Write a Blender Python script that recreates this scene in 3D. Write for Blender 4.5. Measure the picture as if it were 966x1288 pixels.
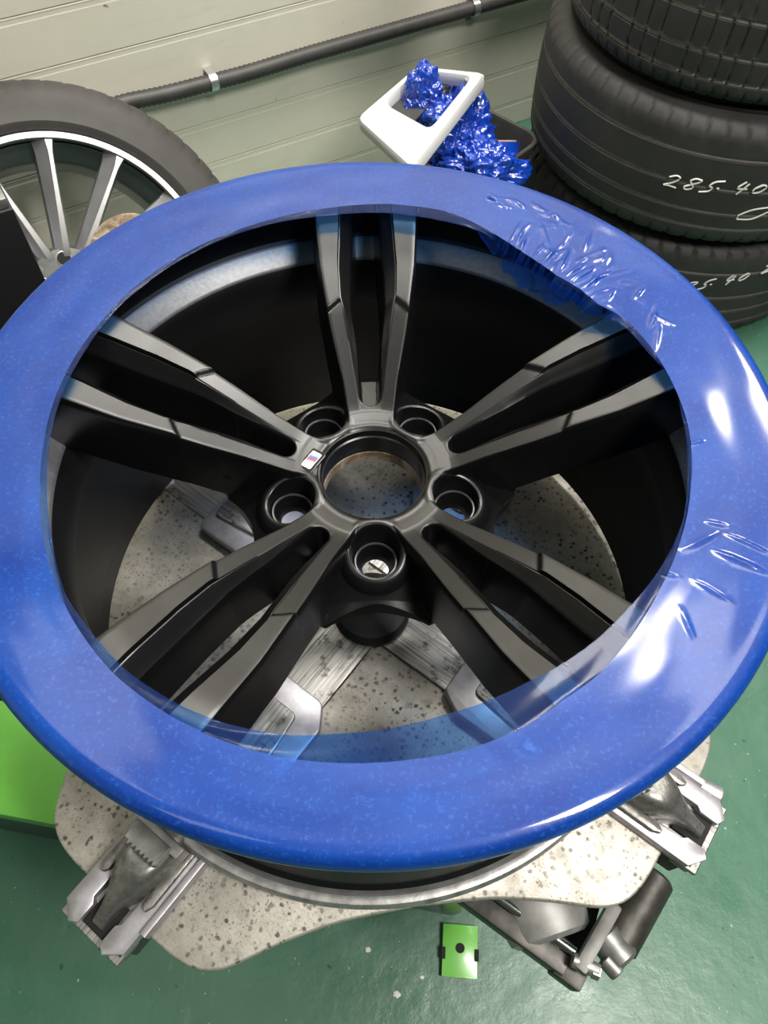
import bpy, bmesh, math, random
import numpy as np
from mathutils import Vector, Matrix, noise as mnoise

for o in list(bpy.data.objects):
    bpy.data.objects.remove(o)
SC = bpy.context.scene
COL = SC.collection
PI = math.pi
rng = np.random.default_rng(7)
random.seed(7)
FLOOR = -0.82          # the wheel's outer face is the plane z = 0
PLATE = -0.285         # top of the turntable plate

# ------------------------------------------------------------------ camera
cam_d = bpy.data.cameras.new('camera')
cam = bpy.data.objects.new('camera', cam_d)
COL.objects.link(cam)
cam_d.sensor_fit = 'HORIZONTAL'
cam_d.sensor_width = 36.0
cam_d.lens = 949.0 / 966.0 * 36.0
cam_d.clip_start = 0.01
cam.location = (0.0054, -0.300, 0.3659)
cam.rotation_mode = 'QUATERNION'
cam.rotation_quaternion = (Matrix.Rotation(-0.0111, 4, 'Z') @ Matrix.Rotation(0.5531, 4, 'X')
                           @ Matrix.Rotation(0.0434, 4, 'Z')).to_quaternion()
SC.camera = cam

# ------------------------------------------------------------------ world, lights, exposure
W = bpy.data.worlds.new('world')
SC.world = W
W.use_nodes = True
W.node_tree.nodes['Background'].inputs[0].default_value = (0.80, 0.90, 1.0, 1)
W.node_tree.nodes['Background'].inputs[1].default_value = 0.06
SC.view_settings.view_transform = 'Standard'
SC.view_settings.look = 'None'
SC.view_settings.exposure = 0.0
SC.view_settings.gamma = 1.0
SC.view_settings.use_curve_mapping = False


def area_light(name, loc, target, sx, sy, power, col=(1.0, 0.96, 0.90)):
    d = bpy.data.lights.new(name, 'AREA')
    d.shape = 'RECTANGLE'
    d.size, d.size_y = sx, sy
    d.energy = power
    d.color = col
    o = bpy.data.objects.new(name, d)
    COL.objects.link(o)
    o.location = loc
    o.rotation_mode = 'QUATERNION'
    o.rotation_quaternion = (Vector(target) - Vector(loc)).to_track_quat('-Z', 'Y')
    return o


# ceiling tube lamps of the workshop, with one added by the back wall
area_light('ceiling_lamp', (1.15, -0.75, 1.98), (1.10, -0.7, 0), 0.30, 1.10, 78)
area_light('ceiling_lamp', (0.20, 1.02, 1.98), (0.18, 0.95, 0), 1.30, 0.30, 75)  # added near the back wall to brighten its upper part
area_light('ceiling_lamp', (1.52, 1.72, 1.98), (1.30, 1.35, 0), 0.45, 0.35, 26)
area_light('ceiling_lamp', (-0.80, 0.47, 1.98), (-0.80, 0.47, 0), 0.40, 0.90, 4)
area_light('ceiling_lamp', (1.00, 0.62, 1.98), (1.00, 0.62, 0), 0.25, 0.60, 4)
area_light('ceiling_lamp', (-0.85, -0.95, 1.98), (-0.80, -0.9, 0), 0.30, 1.10, 4)

# ------------------------------------------------------------------ material helpers


class NT:
    def __init__(s, name):
        s.m = bpy.data.materials.new(name)
        s.m.use_nodes = True
        s.t = s.m.node_tree
        s.b = s.t.nodes['Principled BSDF']
        s.out = s.t.nodes['Material Output']

    def n(s, typ, **kw):
        x = s.t.nodes.new(typ)
        for k, v in kw.items():
            setattr(x, k, v)
        return x

    def l(s, a, b):
        s.t.links.new(a, b)

    def set(s, **kw):
        names = dict(base='Base Color', rough='Roughness', metal='Metallic', spec='Specular IOR Level',
                     coat='Coat Weight', coatr='Coat Roughness', coati='Coat IOR', ior='IOR',
                     trans='Transmission Weight', sheen='Sheen Weight')
        for k, v in kw.items():
            i = s.b.inputs[names[k]]
            i.default_value = (*v, 1) if isinstance(v, tuple) else v
        return s

    def coord(s, scale=(1, 1, 1)):
        tc = s.n('ShaderNodeTexCoord')
        mp = s.n('ShaderNodeMapping')
        mp.inputs['Scale'].default_value = scale
        s.l(tc.outputs['Object'], mp.inputs['Vector'])
        return mp.outputs['Vector']

    def noise(s, scale, detail=4, rough=0.55, vec=None, dist=0.0):
        x = s.n('ShaderNodeTexNoise')
        x.inputs['Scale'].default_value = scale
        x.inputs['Detail'].default_value = detail
        x.inputs['Roughness'].default_value = rough
        x.inputs['Distortion'].default_value = dist
        if vec is None:
            vec = s.coord()
        s.l(vec, x.inputs['Vector'])
        return x.outputs['Fac']

    def voro(s, scale, vec=None, feature='F1'):
        x = s.n('ShaderNodeTexVoronoi', feature=feature)
        x.inputs['Scale'].default_value = scale
        if vec is None:
            vec = s.coord()
        nz = s.n('ShaderNodeTexNoise')
        nz.inputs['Scale'].default_value = scale * 2.2
        nz.inputs['Detail'].default_value = 2
        s.l(vec, nz.inputs['Vector'])
        ad = s.n('ShaderNodeVectorMath', operation='MULTIPLY_ADD')
        ad.inputs[1].default_value = (0.55 / scale,) * 3
        s.l(nz.outputs['Color'], ad.inputs[0])
        s.l(vec, ad.inputs[2])
        s.l(ad.outputs[0], x.inputs['Vector'])
        return x.outputs['Distance']

    def ramp(s, fac, stops):
        x = s.n('ShaderNodeValToRGB')
        e = x.color_ramp.elements
        while len(e) < len(stops):
            e.new(0.5)
        for i, (p, c) in enumerate(stops):
            e[i].position = p
            e[i].color = (*c, 1) if isinstance(c, tuple) else (c, c, c, 1)
        s.l(fac, x.inputs['Fac'])
        return x.outputs['Color']

    def mix(s, fac, a, b, mode='MIX'):
        x = s.n('ShaderNodeMix', data_type='RGBA', blend_type=mode)
        for sock, v in ((x.inputs[0], fac), (x.inputs[6], a), (x.inputs[7], b)):
            if isinstance(v, (int, float)):
                sock.default_value = v
            elif isinstance(v, tuple):
                sock.default_value = (*v, 1)
            else:
                s.l(v, sock)
        return x.outputs[2]

    def bump(s, h, strength=0.2, dist=0.001):
        x = s.n('ShaderNodeBump')
        x.inputs['Strength'].default_value = strength
        x.inputs['Distance'].default_value = dist
        s.l(h, x.inputs['Height'])
        s.l(x.outputs['Normal'], s.b.inputs['Normal'])
        return s

    def to(s, sock, name):
        s.l(sock, s.b.inputs[name])
        return s


def simple(name, base, rough=0.5, metal=0.0, var=0.0, vscale=40, bump=0.0, bscale=200, **kw):
    m = NT(name).set(base=base, rough=rough, metal=metal, **kw)
    if var:
        f = m.noise(vscale, 5)
        lo = tuple(c * (1 - var) for c in base)
        hi = tuple(min(1, c * (1 + var)) for c in base)
        m.to(m.ramp(f, [(0.3, lo), (0.7, hi)]), 'Base Color')
    if bump:
        m.bump(m.noise(bscale, 3), bump, 0.0006)
    return m.m


# ---- the materials
def mat_floor():
    m = NT('green_epoxy')
    big = m.noise(2.2, 4, 0.6)
    base = m.ramp(big, [(0.3, (0.044, 0.128, 0.080)), (0.72, (0.070, 0.178, 0.118))])
    sc = m.noise(1.0, 6, 0.7, m.coord((60, 9, 10)), 1.5)
    base = m.mix(m.ramp(sc, [(0.60, 0.0), (0.72, 0.35)]), base, (0.16, 0.27, 0.20))
    sp = m.voro(21)
    base = m.mix(m.ramp(sp, [(0.055, 0.8), (0.085, 0.0)]), base, (0.020, 0.050, 0.035))
    sp2 = m.voro(58, m.coord((1.0, 1.1, 1)))
    base = m.mix(m.ramp(sp2, [(0.045, 0.8), (0.07, 0.0)]), base, (0.40, 0.46, 0.42))
    m.to(base, 'Base Color')
    m.to(m.ramp(m.noise(14, 5), [(0.3, 0.26), (0.7, 0.44)]), 'Roughness')
    m.set(spec=0.5)
    m.bump(m.noise(38, 5, 0.6), 0.25, 0.004)
    return m.m


def mat_wall():
    m = NT('cream_wall_paint')
    f = m.noise(3.0, 5, 0.6)
    c = m.ramp(f, [(0.3, (0.68, 0.655, 0.535)), (0.7, (0.77, 0.75, 0.63))])
    st = m.noise(1.0, 5, 0.7, m.coord((4, 4, 24)))
    c = m.mix(m.ramp(st, [(0.56, 0.0), (0.75, 0.22)]), c, (0.36, 0.36, 0.30))
    sp = m.voro(13)
    c = m.mix(m.ramp(sp, [(0.028, 0.7), (0.045, 0.0)]), c, (0.10, 0.09, 0.07))
    m.to(c, 'Base Color').set(rough=0.48)
    m.bump(m.noise(26, 4), 0.12, 0.004)
    return m.m


def mat_black():
    m = NT('satin_black_paint')
    m.set(base=(0.0048, 0.0046, 0.0050), rough=0.30, spec=0.45)
    m.bump(m.noise(900, 2), 0.05, 0.0003)
    return m.m


def mat_plate():
    m = NT('galvanised_plate')
    f = m.noise(55, 6, 0.65)
    c = m.ramp(f, [(0.3, (0.37, 0.345, 0.30)), (0.7, (0.56, 0.53, 0.47))])
    v = m.voro(150)
    g = m.noise(18, 4)
    dots = m.mix(1.0, m.ramp(v, [(0.20, 1.0), (0.34, 0.0)]), m.ramp(g, [(0.36, 0.15), (0.62, 1.0)]), 'MULTIPLY')
    c = m.mix(dots, c, (0.085, 0.075, 0.062))
    v3 = m.voro(290)
    c = m.mix(m.mix(1.0, m.ramp(v3, [(0.16, 0.8), (0.30, 0.0)]), m.ramp(m.noise(30, 3), [(0.40, 0.0), (0.6, 1.0)]), 'MULTIPLY'), c, (0.11, 0.10, 0.085))
    v2 = m.voro(42)
    g2 = m.noise(9, 3, 0.5, m.coord((1.2, 1, 1)))
    d2 = m.mix(1.0, m.ramp(v2, [(0.05, 0.6), (0.24, 0.0)]), m.ramp(g2, [(0.46, 0.0), (0.60, 1.0)]), 'MULTIPLY')
    c = m.mix(d2, c, (0.13, 0.115, 0.10))
    fine = m.noise(700, 2)
    c = m.mix(m.ramp(fine, [(0.55, 0.0), (0.75, 0.45)]), c, (0.12, 0.11, 0.095))
    m.to(c, 'Base Color').set(metal=0.45)
    m.to(m.ramp(m.noise(60, 4), [(0.3, 0.38), (0.7, 0.60)]), 'Roughness')
    m.bump(m.noise(420, 3), 0.18, 0.0008)
    return m.m


def mat_scratch(name, lo, hi, ang=0.0, metal=0.8):
    m = NT(name)
    tc = m.n('ShaderNodeTexCoord')
    mp = m.n('ShaderNodeMapping')
    mp.inputs['Rotation'].default_value = (0, 0, ang)
    mp.inputs['Scale'].default_value = (14, 420, 60)
    vr = m.n('ShaderNodeVectorRotate', rotation_type='Z_AXIS')
    vr.inputs['Angle'].default_value = -ang
    m.l(tc.outputs['Object'], vr.inputs['Vector'])
    mp.inputs['Rotation'].default_value = (0, 0, 0)
    m.l(vr.outputs[0], mp.inputs['Vector'])
    f = m.noise(1.0, 6, 0.7, mp.outputs['Vector'], 0.4)
    c = m.ramp(f, [(0.36, lo), (0.60, hi)])
    p = m.noise(70, 6, 0.7)
    c = m.mix(m.ramp(p, [(0.56, 0.0), (0.66, 0.85)]), c, (0.055, 0.050, 0.045))
    m.to(c, 'Base Color').set(metal=metal)
    m.to(m.ramp(f, [(0.3, 0.5), (0.7, 0.28)]), 'Roughness')
    m.bump(f, 0.15, 0.0008)
    return m.m


def mat_film(opaque=True):
    m = NT('blue_stretch_film' if opaque else 'thin_blue_film')
    sp = m.noise(430, 3, 0.7)
    big = m.noise(16, 4, 0.6)
    c = m.ramp(big, [(0.3, (0.002, 0.034, 0.27)), (0.7, (0.003, 0.064, 0.38))])
    c = m.mix(m.ramp(sp, [(0.54, 0.0), (0.72, 0.42)]), c, (0.05, 0.19, 0.70))
    m.to(c, 'Base Color').set(rough=0.42, spec=0.3, metal=0.0, coat=0.6, coatr=0.09, coati=1.65)
    st = m.noise(1.0, 3, 0.6, m.coord((22, 160, 30)))
    m.bump(m.mix(0.35, m.noise(120, 3), st), 0.10, 0.0012)
    tr = m.n('ShaderNodeBsdfTransparent')
    tr.inputs[0].default_value = (0.10, 0.36, 0.92, 1) if opaque else (0.22, 0.52, 0.95, 1)
    mx = m.n('ShaderNodeMixShader')
    mx.inputs[0].default_value = 0.72 if opaque else 0.17
    m.l(tr.outputs[0], mx.inputs[1])
    m.l(m.b.outputs[0], mx.inputs[2])
    m.l(mx.outputs[0], m.out.inputs['Surface'])
    return m.m


def mat_rubber(name, lo, hi, rough=0.62):
    m = NT(name)
    f = m.noise(9, 6, 0.6)
    m.to(m.ramp(f, [(0.3, lo), (0.7, hi)]), 'Base Color').set(rough=rough, spec=0.4)
    m.bump(m.noise(300, 3), 0.12, 0.0008)
    return m.m


def mat_rust():
    m = NT('rusty_steel')
    f = m.noise(60, 6, 0.7, None, 0.8)
    m.to(m.ramp(f, [(0.32, (0.07, 0.045, 0.03)), (0.5, (0.26, 0.19, 0.13)), (0.66, (0.50, 0.44, 0.36))]), 'Base Color')
    m.set(rough=0.6, metal=0.3)
    m.bump(f, 0.3, 0.002)
    return m.m


def mat_cast():
    m = NT('worn_cast_steel')
    f = m.noise(75, 6, 0.65)
    c = m.ramp(f, [(0.3, (0.13, 0.125, 0.118)), (0.7, (0.36, 0.35, 0.33))])
    g = m.noise(160, 5, 0.7)
    c = m.mix(m.ramp(g, [(0.58, 0.0), (0.68, 0.7)]), c, (0.07, 0.06, 0.05))
    m.to(c, 'Base Color').set(metal=0.75)
    m.to(m.ramp(f, [(0.3, 0.45), (0.7, 0.30)]), 'Roughness')
    m.bump(m.noise(240, 4), 0.25, 0.001)
    return m.m


M = dict(
    floor=mat_floor(), wall=mat_wall(), black=mat_black(), plate=mat_plate(),
    film=mat_film(True), thin=mat_film(False), cast=mat_cast(), rust=mat_rust(),
    barrel=simple('matt_black_barrel', (0.005, 0.005, 0.0055), 0.45, 0, spec=0.22),
    seat=simple('worn_grey_paint', (0.085, 0.085, 0.088), 0.38, 0.6, 0.3, 200),
    flange=simple('bare_flange_metal', (0.36, 0.355, 0.345), 0.40, 0.65, 0.35, 90, 0.2, 300),
    flange_edge=simple('dull_grey_metal', (0.20, 0.20, 0.20), 0.45, 0.6, 0.3, 60),
    ledge=simple('lit_ledge_grey', (0.15, 0.155, 0.165), 0.42, 0.5, 0.15, 300, 0.1, 500),  # grey stands in for lamp light on the black barrel's sloping step
    chrome=simple('bright_chrome', (0.50, 0.50, 0.51), 0.30, 0.9),
    white_print=simple('white_badge_print', (0.85, 0.86, 0.88), 0.3),
    light_blue=simple('light_blue_badge_print', (0.30, 0.58, 0.90), 0.3),
    navy=simple('dark_blue_badge_print', (0.06, 0.08, 0.30), 0.3),
    red=simple('red_badge_print', (0.62, 0.04, 0.07), 0.3),
    rail=simple('bright_steel_rail', (0.44, 0.425, 0.45), 0.42, 0.7, 0.22, 70, 0.15, 200),
    steel=simple('grey_steel', (0.30, 0.295, 0.285), 0.42, 0.75, 0.3, 60, 0.15, 200),
    steel_dull=simple('dull_steel', (0.20, 0.195, 0.185), 0.55, 0.5, 0.3, 60),
    dark_steel=simple('dark_oily_steel', (0.07, 0.066, 0.060), 0.45, 0.6, 0.4, 60, 0.2, 200),
    rod=simple('polished_rod', (0.70, 0.70, 0.70), 0.16, 1.0),
    cyl=simple('cast_aluminium', (0.40, 0.39, 0.38), 0.55, 0.5, 0.25, 40, 0.15, 200),
    rubber_cap=simple('black_rubber_cap', (0.020, 0.020, 0.021), 0.5, 0, 0.3, 60),
    green=simple('lime_green_paint', (0.155, 0.48, 0.070), 0.30, 0, 0.12, 8, coat=0.4, coatr=0.12),
    cabinet=simple('dark_grey_green_paint', (0.045, 0.055, 0.050), 0.28, 0, 0.3, 10),
    box=simple('black_plastic', (0.010, 0.010, 0.011), 0.5),
    hole=simple('dark_hole', (0.006, 0.006, 0.006), 0.8),
    tire=mat_rubber('worn_tire_rubber', (0.024, 0.023, 0.022), (0.042, 0.040, 0.038)),
    groove=simple('dusty_groove_rubber', (0.23, 0.21, 0.19), 0.8, 0, 0.2, 60),
    tire_grey=mat_rubber('dusty_tire_rubber', (0.040, 0.038, 0.036), (0.066, 0.062, 0.059)),
    chalk=simple('white_chalk', (0.72, 0.71, 0.68), 0.9),
    silver=simple('machined_alloy', (0.42, 0.415, 0.41), 0.38, 0.9, 0.08, 50),
    grey_alloy=simple('grey_alloy_paint', (0.34, 0.34, 0.36), 0.32, 0.7, 0.1, 30),
    hub_paint=simple('dusty_hub_paint', (0.10, 0.105, 0.10), 0.5, 0.3, 0.2, 40),
    bin=simple('dark_grey_plastic', (0.050, 0.048, 0.048), 0.45, 0, 0.15, 20),
    lid=simple('white_plastic', (0.60, 0.60, 0.595), 0.42, 0, 0.04, 10),
    card=simple('brown_cardboard', (0.42, 0.28, 0.17), 0.85, 0, 0.15, 40),
    conduit=simple('black_corrugated_plastic', (0.042, 0.040, 0.038), 0.48, 0, 0.2, 30),
    clip=simple('galvanised_clip', (0.62, 0.62, 0.62), 0.28, 0.9, 0.1, 60),
    ceiling=simple('grey_ceiling_paint', (0.55, 0.56, 0.55), 0.8),
    wad=NT('crumpled_blue_film').set(base=(0.003, 0.045, 0.40), rough=0.25, coat=1.0, coatr=0.06, coati=1.6).m,
)

# ------------------------------------------------------------------ mesh helpers
ROOT = {}


def empty(name, loc, label, cat, group=None):
    o = bpy.data.objects.new(name, None)
    o.empty_display_size = 0.05
    COL.objects.link(o)
    o.location = loc
    o['label'] = label
    o['category'] = cat
    if group:
        o['group'] = group
    return o


def root_loc(p):
    while p.parent:
        p = p.parent
    return np.array(p.location)


def mk(name, VF, mat, parent=None, sharp=38, smooth=True, label=None):
    """one mesh object from (verts, faces) in world coordinates, child of parent"""
    V, F = VF[0], VF[1]
    V = np.asarray(V, float)
    if parent is not None:
        V = V - root_loc(parent)
    me = bpy.data.meshes.new(name)
    me.from_pydata(V.tolist(), [], [tuple(int(i) for i in f) for f in F])
    mats = mat if isinstance(mat, (list, tuple)) else [mat]
    for k in mats:
        me.materials.append(k)
    if len(VF) > 2:
        me.polygons.foreach_set('material_index', np.asarray(VF[2], np.int32))
    if smooth:
        me.polygons.foreach_set('use_smooth', np.ones(len(me.polygons), bool))
        if sharp:
            me.set_sharp_from_angle(angle=math.radians(sharp))
    me.update()
    o = bpy.data.objects.new(name, me)
    COL.objects.link(o)
    if parent is not None:
        o.parent = parent
    if label:
        o['label'] = label
    return o


def join(*parts):
    V, F, n = [], [], 0
    for p in parts:
        V += [tuple(v) for v in p[0]]
        F += [tuple(i + n for i in f) for f in p[1]]
        n = len(V)
    return V, F


def xf(VF, mat):
    A = np.array(mat)
    V = np.asarray(VF[0], float)
    return (V @ A[:3, :3].T + A[:3, 3]), VF[1]


def T(loc=(0, 0, 0), rz=0.0, rx=0.0, ry=0.0):
    return Matrix.Translation(loc) @ Matrix.Rotation(rz, 4, 'Z') @ Matrix.Rotation(ry, 4, 'Y') @ Matrix.Rotation(rx, 4, 'X')


def box(cx, cy, cz, sx, sy, sz, bev=0.0, seg=2):
    bm = bmesh.new()
    bmesh.ops.create_cube(bm, size=1.0)
    bmesh.ops.scale(bm, vec=(sx, sy, sz), verts=bm.verts)
    if bev > 0:
        bmesh.ops.bevel(bm, geom=bm.edges[:], offset=bev, segments=seg, affect='EDGES', profile=0.6)
    bmesh.ops.translate(bm, vec=(cx, cy, cz), verts=bm.verts)
    bm.verts.index_update()
    V = [tuple(v.co) for v in bm.verts]
    F = [tuple(v.index for v in f.verts) for f in bm.faces]
    bm.free()
    return V, F


def revolve(prof, n=96, closed=False, fn=None, a0=0.0):
    """prof: (r, z) rows; fn(r, z, angle) may move a ring's vertex"""
    prof = np.asarray(prof, float)
    a = a0 + np.arange(n) * 2 * PI / n
    m = len(prof)
    R = np.repeat(prof[:, :1], n, 1)
    Z = np.repeat(prof[:, 1:2], n, 1)
    A = np.repeat(a[None], m, 0)
    if fn:
        R, Z = fn(R, Z, A)
    V = np.stack([R * np.cos(A), R * np.sin(A), Z], -1).reshape(-1, 3)
    F = []
    for i in range(m if closed else m - 1):
        i2 = (i + 1) % m
        for j in range(n):
            j2 = (j + 1) % n
            F.append((i * n + j, i2 * n + j, i2 * n + j2, i * n + j2))
    return V, F


def flip(VF):
    return VF[0], [tuple(reversed(f)) for f in VF[1]]


def disc_cap(r, z, n=32, up=True):
    a = np.arange(n) * 2 * PI / n
    V = np.stack([r * np.cos(a), r * np.sin(a), 0 * a + z], 1)
    f = tuple(range(n))
    return V, [f if up else tuple(reversed(f))]


def frame_to(p, q):
    """matrix with local Z along p->q, origin p"""
    d = Vector(q) - Vector(p)
    return Matrix.Translation(p) @ d.to_track_quat('Z', 'Y').to_matrix().to_4x4(), d.length


def rodm(p, q, r, n=20, bev=0.0):
    A, L = frame_to(p, q)
    b = bev or r * 0.12
    V, F = revolve([(0.0005, 0), (r - b, 0), (r, b), (r, L - b), (r - b, L), (0.0005, L)], n)
    return xf((V, F), A)


def tube_path(P, r, n=10, rfun=None):
    P = [Vector(p) for p in P]
    V, F = [], []
    up = Vector((0, 0, 1))
    for i, p in enumerate(P):
        t = (P[min(i + 1, len(P) - 1)] - P[max(i - 1, 0)]).normalized()
        s = t.cross(up)
        if s.length < 1e-3:
            s = t.cross(Vector((1, 0, 0)))
        s.normalize()
        u = s.cross(t)
        rr = rfun(i) if rfun else r
        for k in range(n):
            a = 2 * PI * k / n
            V.append(tuple(p + rr * (math.cos(a) * s + math.sin(a) * u)))
    for i in range(len(P) - 1):
        for k in range(n):
            k2 = (k + 1) % n
            F.append((i * n + k, i * n + k2, (i + 1) * n + k2, (i + 1) * n + k))
    F.append(tuple(reversed(range(n))))
    F.append(tuple(range((len(P) - 1) * n, len(P) * n)))
    return V, F


def round_poly(pts, rad, seg=6):
    """round the corners of a polygon; rad is one number or one per corner"""
    out = []
    n = len(pts)
    for i in range(n):
        p = Vector(pts[i]).to_2d()
        a = (Vector(pts[i - 1]).to_2d() - p)
        b = (Vector(pts[(i + 1) % n]).to_2d() - p)
        r = rad[i] if isinstance(rad, (list, tuple)) else rad
        ang = a.angle(b)
        t = min(r / math.tan(ang / 2), a.length * 0.48, b.length * 0.48)
        p0, p1 = p + a.normalized() * t, p + b.normalized() * t
        for k in range(seg + 1):
            s = k / seg
            out.append(tuple((1 - s) ** 2 * p0 + 2 * s * (1 - s) * p + s * s * p1))
    return out


def prism(poly, z0, z1, bev=0.0015):
    """solid from a ccw outline with a small top bevel"""
    P = np.asarray(poly, float)
    t = np.roll(P, -1, 0) - np.roll(P, 1, 0)
    t /= np.linalg.norm(t, axis=1)[:, None] + 1e-12
    nrm = np.stack([t[:, 1], -t[:, 0]], 1)
    n = len(P)
    rows = [(P, z0), (P, z1 - bev), (P - nrm * bev * 0.35, z1 - bev * 0.3), (P - nrm * bev, z1)]
    V = np.concatenate([np.c_[p, np.full(n, z)] for p, z in rows])
    F = []
    for i in range(3):
        for j in range(n):
            j2 = (j + 1) % n
            F.append((i * n + j, i * n + j2, (i + 1) * n + j2, (i + 1) * n + j))
    F.append(tuple(range(3 * n, 4 * n)))
    F.append(tuple(reversed(range(n))))
    return V, F


# ------------------------------------------------------------------ setting: floor, wall, ceiling
fl = mk('floor', box(0.3, 0.2, FLOOR - 0.05, 6.4, 6.4, 0.1), M['floor'], smooth=False)
fl['kind'] = 'structure'

WA = 0.5597                       # the wall runs at this azimuth
WD = -1.252
w_dir = np.array([math.cos(WA), math.sin(WA), 0.0])
w_nrm = np.array([math.sin(WA), -math.cos(WA), 0.0])      # into the room
w_org = w_nrm * WD
WMAT = Matrix(((w_dir[0], w_nrm[0], 0, w_org[0]), (w_dir[1], w_nrm[1], 0, w_org[1]), (0, 0, 1, 0), (0, 0, 0, 1)))
# local wall coordinates: x along, y out of the wall, z up
wall = mk('wall_back', xf(box(0.45, -0.065, 0.60, 5.4, 0.10, 2.84), WMAT), M['wall'], smooth=False)
wall['kind'] = 'structure'
z = FLOOR + 0.006
zs = [-0.298 - 0.0914 * k for k in range(6, -28, -1)]
zs = [v for v in zs if v > FLOOR + 0.02]
prev = FLOOR
for v in zs:
    if prev > 1.9:
        break
    h = v - prev
    # a course: flat face, a narrow raised bead under the joint, recessed joint
    ys = [(-0.016, prev), (-0.0020, prev + 0.0003), (-0.0008, prev + 0.0016), (-0.0008, prev + h * 0.86), (-0.0012, prev + h * 0.88),
          (-0.0012, prev + h * 0.955), (-0.0008, prev + h * 0.975), (-0.0008, prev + h - 0.003), (-0.0014, prev + h - 0.0006), (-0.016, prev + h - 0.0003)]
    V, F = [], []
    for x in (-2.2, 3.1):
        V += [(x, y, zz) for y, zz in ys]
    n = len(ys)
    F = [(i, i + 1, n + i + 1, n + i) for i in range(n - 1)]
    mk('panel', xf((V, F), WMAT), M['wall'], wall, smooth=False)
    prev = v

ceil = mk('ceiling', box(0.3, 0.2, 2.10, 6.4, 6.4, 0.1), M['ceiling'], smooth=False)
ceil['kind'] = 'structure'
wl = mk('wall_left', box(-2.55, -0.6, 0.62, 0.1, 4.8, 2.87), M['wall'], smooth=False)
wl['kind'] = 'structure'

# ------------------------------------------------------------------ the black double spoke wheel
wheel = empty('alloy_wheel', (0, 0, -0.2675), 'satin black alloy wheel with five double spokes clamped face up on the tire changer', 'wheel')

barrel_prof = [(0.2560, -0.0070), (0.2545, -0.0045), (0.2500, -0.0030), (0.2400, -0.0042), (0.2360, -0.0075), (0.2350, -0.0130), (0.2350, -0.0430),
               (0.2325, -0.0500), (0.2300, -0.0520)]
barrel_prof2 = [(0.2160, -0.0650), (0.2130, -0.0700), (0.2120, -0.0960), (0.2160, -0.1080),
                (0.2290, -0.1500), (0.2300, -0.2260), (0.2310, -0.2290), (0.2345, -0.2310), (0.2355, -0.2340), (0.2355, -0.2640), (0.2362, -0.2670)]
outer_prof = [(0.2460, -0.2500), (0.2425, -0.2450), (0.2415, -0.2300), (0.2400, -0.2200), (0.2390, -0.1500), (0.2240, -0.1050), (0.2210, -0.0950),
              (0.2210, -0.0700), (0.2390, -0.0480), (0.2420, -0.0250), (0.2480, -0.0200), (0.2550, -0.0170), (0.2562, -0.0110), (0.2560, -0.0070)]
V1 = revolve(barrel_prof, 200)
V2 = revolve(barrel_prof2, 200)
V3 = revolve(outer_prof, 200)
mk('barrel', flip(join(V1, V2, V3)), M['barrel'], wheel, sharp=30)
mk('rim_ledge', flip(revolve([(0.2300, -0.0520), (0.2292, -0.0524), (0.2280, -0.0532), (0.2178, -0.0624), (0.2165, -0.0636), (0.2160, -0.0650)], 200)), M['ledge'], wheel, label='sloping ledge inside the black barrel, coloured grey for the light on it')
mk('inner_flange', flip(revolve([(0.2362, -0.2670), (0.2375, -0.2680), (0.2555, -0.2680), (0.2570, -0.2660), (0.2576, -0.2620), (0.2570, -0.2578), (0.2550, -0.2552),
                                 (0.2520, -0.2545), (0.2495, -0.2550)], 240)), M['flange'], wheel, label='bare silver lower flange with worn edge')
mk('bead_seat', flip(revolve([(0.2495, -0.2550), (0.2480, -0.2540), (0.2460, -0.2500)], 200,
                             fn=lambda R, Z, A: (R, Z))), M['flange_edge'], wheel)

PH = -1.501 - 0.0045 + PI / 5       # azimuth of the lower right pair of spokes
mm = 0.001


def itp(x, xs, ys):
    return np.interp(x, np.array(xs) * mm, np.array(ys) * mm)


def f_o(r): return itp(r, [38, 45, 60, 70, 78, 96, 113, 131, 165, 205, 240], [15.6, 16.2, 18, 19.4, 20.6, 24.4, 28, 31.2, 36.4, 39.6, 41.5])
def f_i(r): return itp(r, [40, 60, 67, 83, 103, 121, 137, 165, 205, 240], [7.2, 7.4, 7.7, 8.2, 9.2, 11.4, 13.0, 12.8, 11, 9.5])
def f_rd(r): return itp(r, [45, 52, 72, 102, 125, 134, 141, 165, 205, 240], [7.6, 8.5, 10.6, 14.6, 18.2, 19.6, 21.2, 22.3, 20.6, 19])
def f_drop(r): return itp(r, [54, 62, 83, 103, 137, 165, 205, 240], [0.0, .4, 2.2, 4.5, 9, 11, 11, 9])
def f_zb(r): return itp(r, [50, 88, 100, 130, 150, 180, 210, 240], [-104, -104, -100, -87.5, -82, -74, -67, -62])


_R = np.linspace(0.0, 0.26, 1041)
_Z = itp(_R, [30, 45, 52, 60, 131, 170, 200, 240], [-67, -67, -66.3, -64.0, -36.8, -25.5, -15.5, -8.0])
_K = np.exp(-0.5 * (np.arange(-40, 41) / 14.0) ** 2)
_Z = np.convolve(np.pad(_Z, 40, mode='edge'), _K / _K.sum(), 'valid')


def f_base(r): return np.interp(r, _R, _Z)


def f_zt(r, v):
    zl = f_base(r)
    rn = 0.138 - (v - 0.0208) / 0.0102 * 0.0075
    s = np.clip((r - rn + 0.0028) / 0.0028, 0, 1)
    s = s * s * (3 - 2 * s)
    return zl + 0.0030 * s


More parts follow.
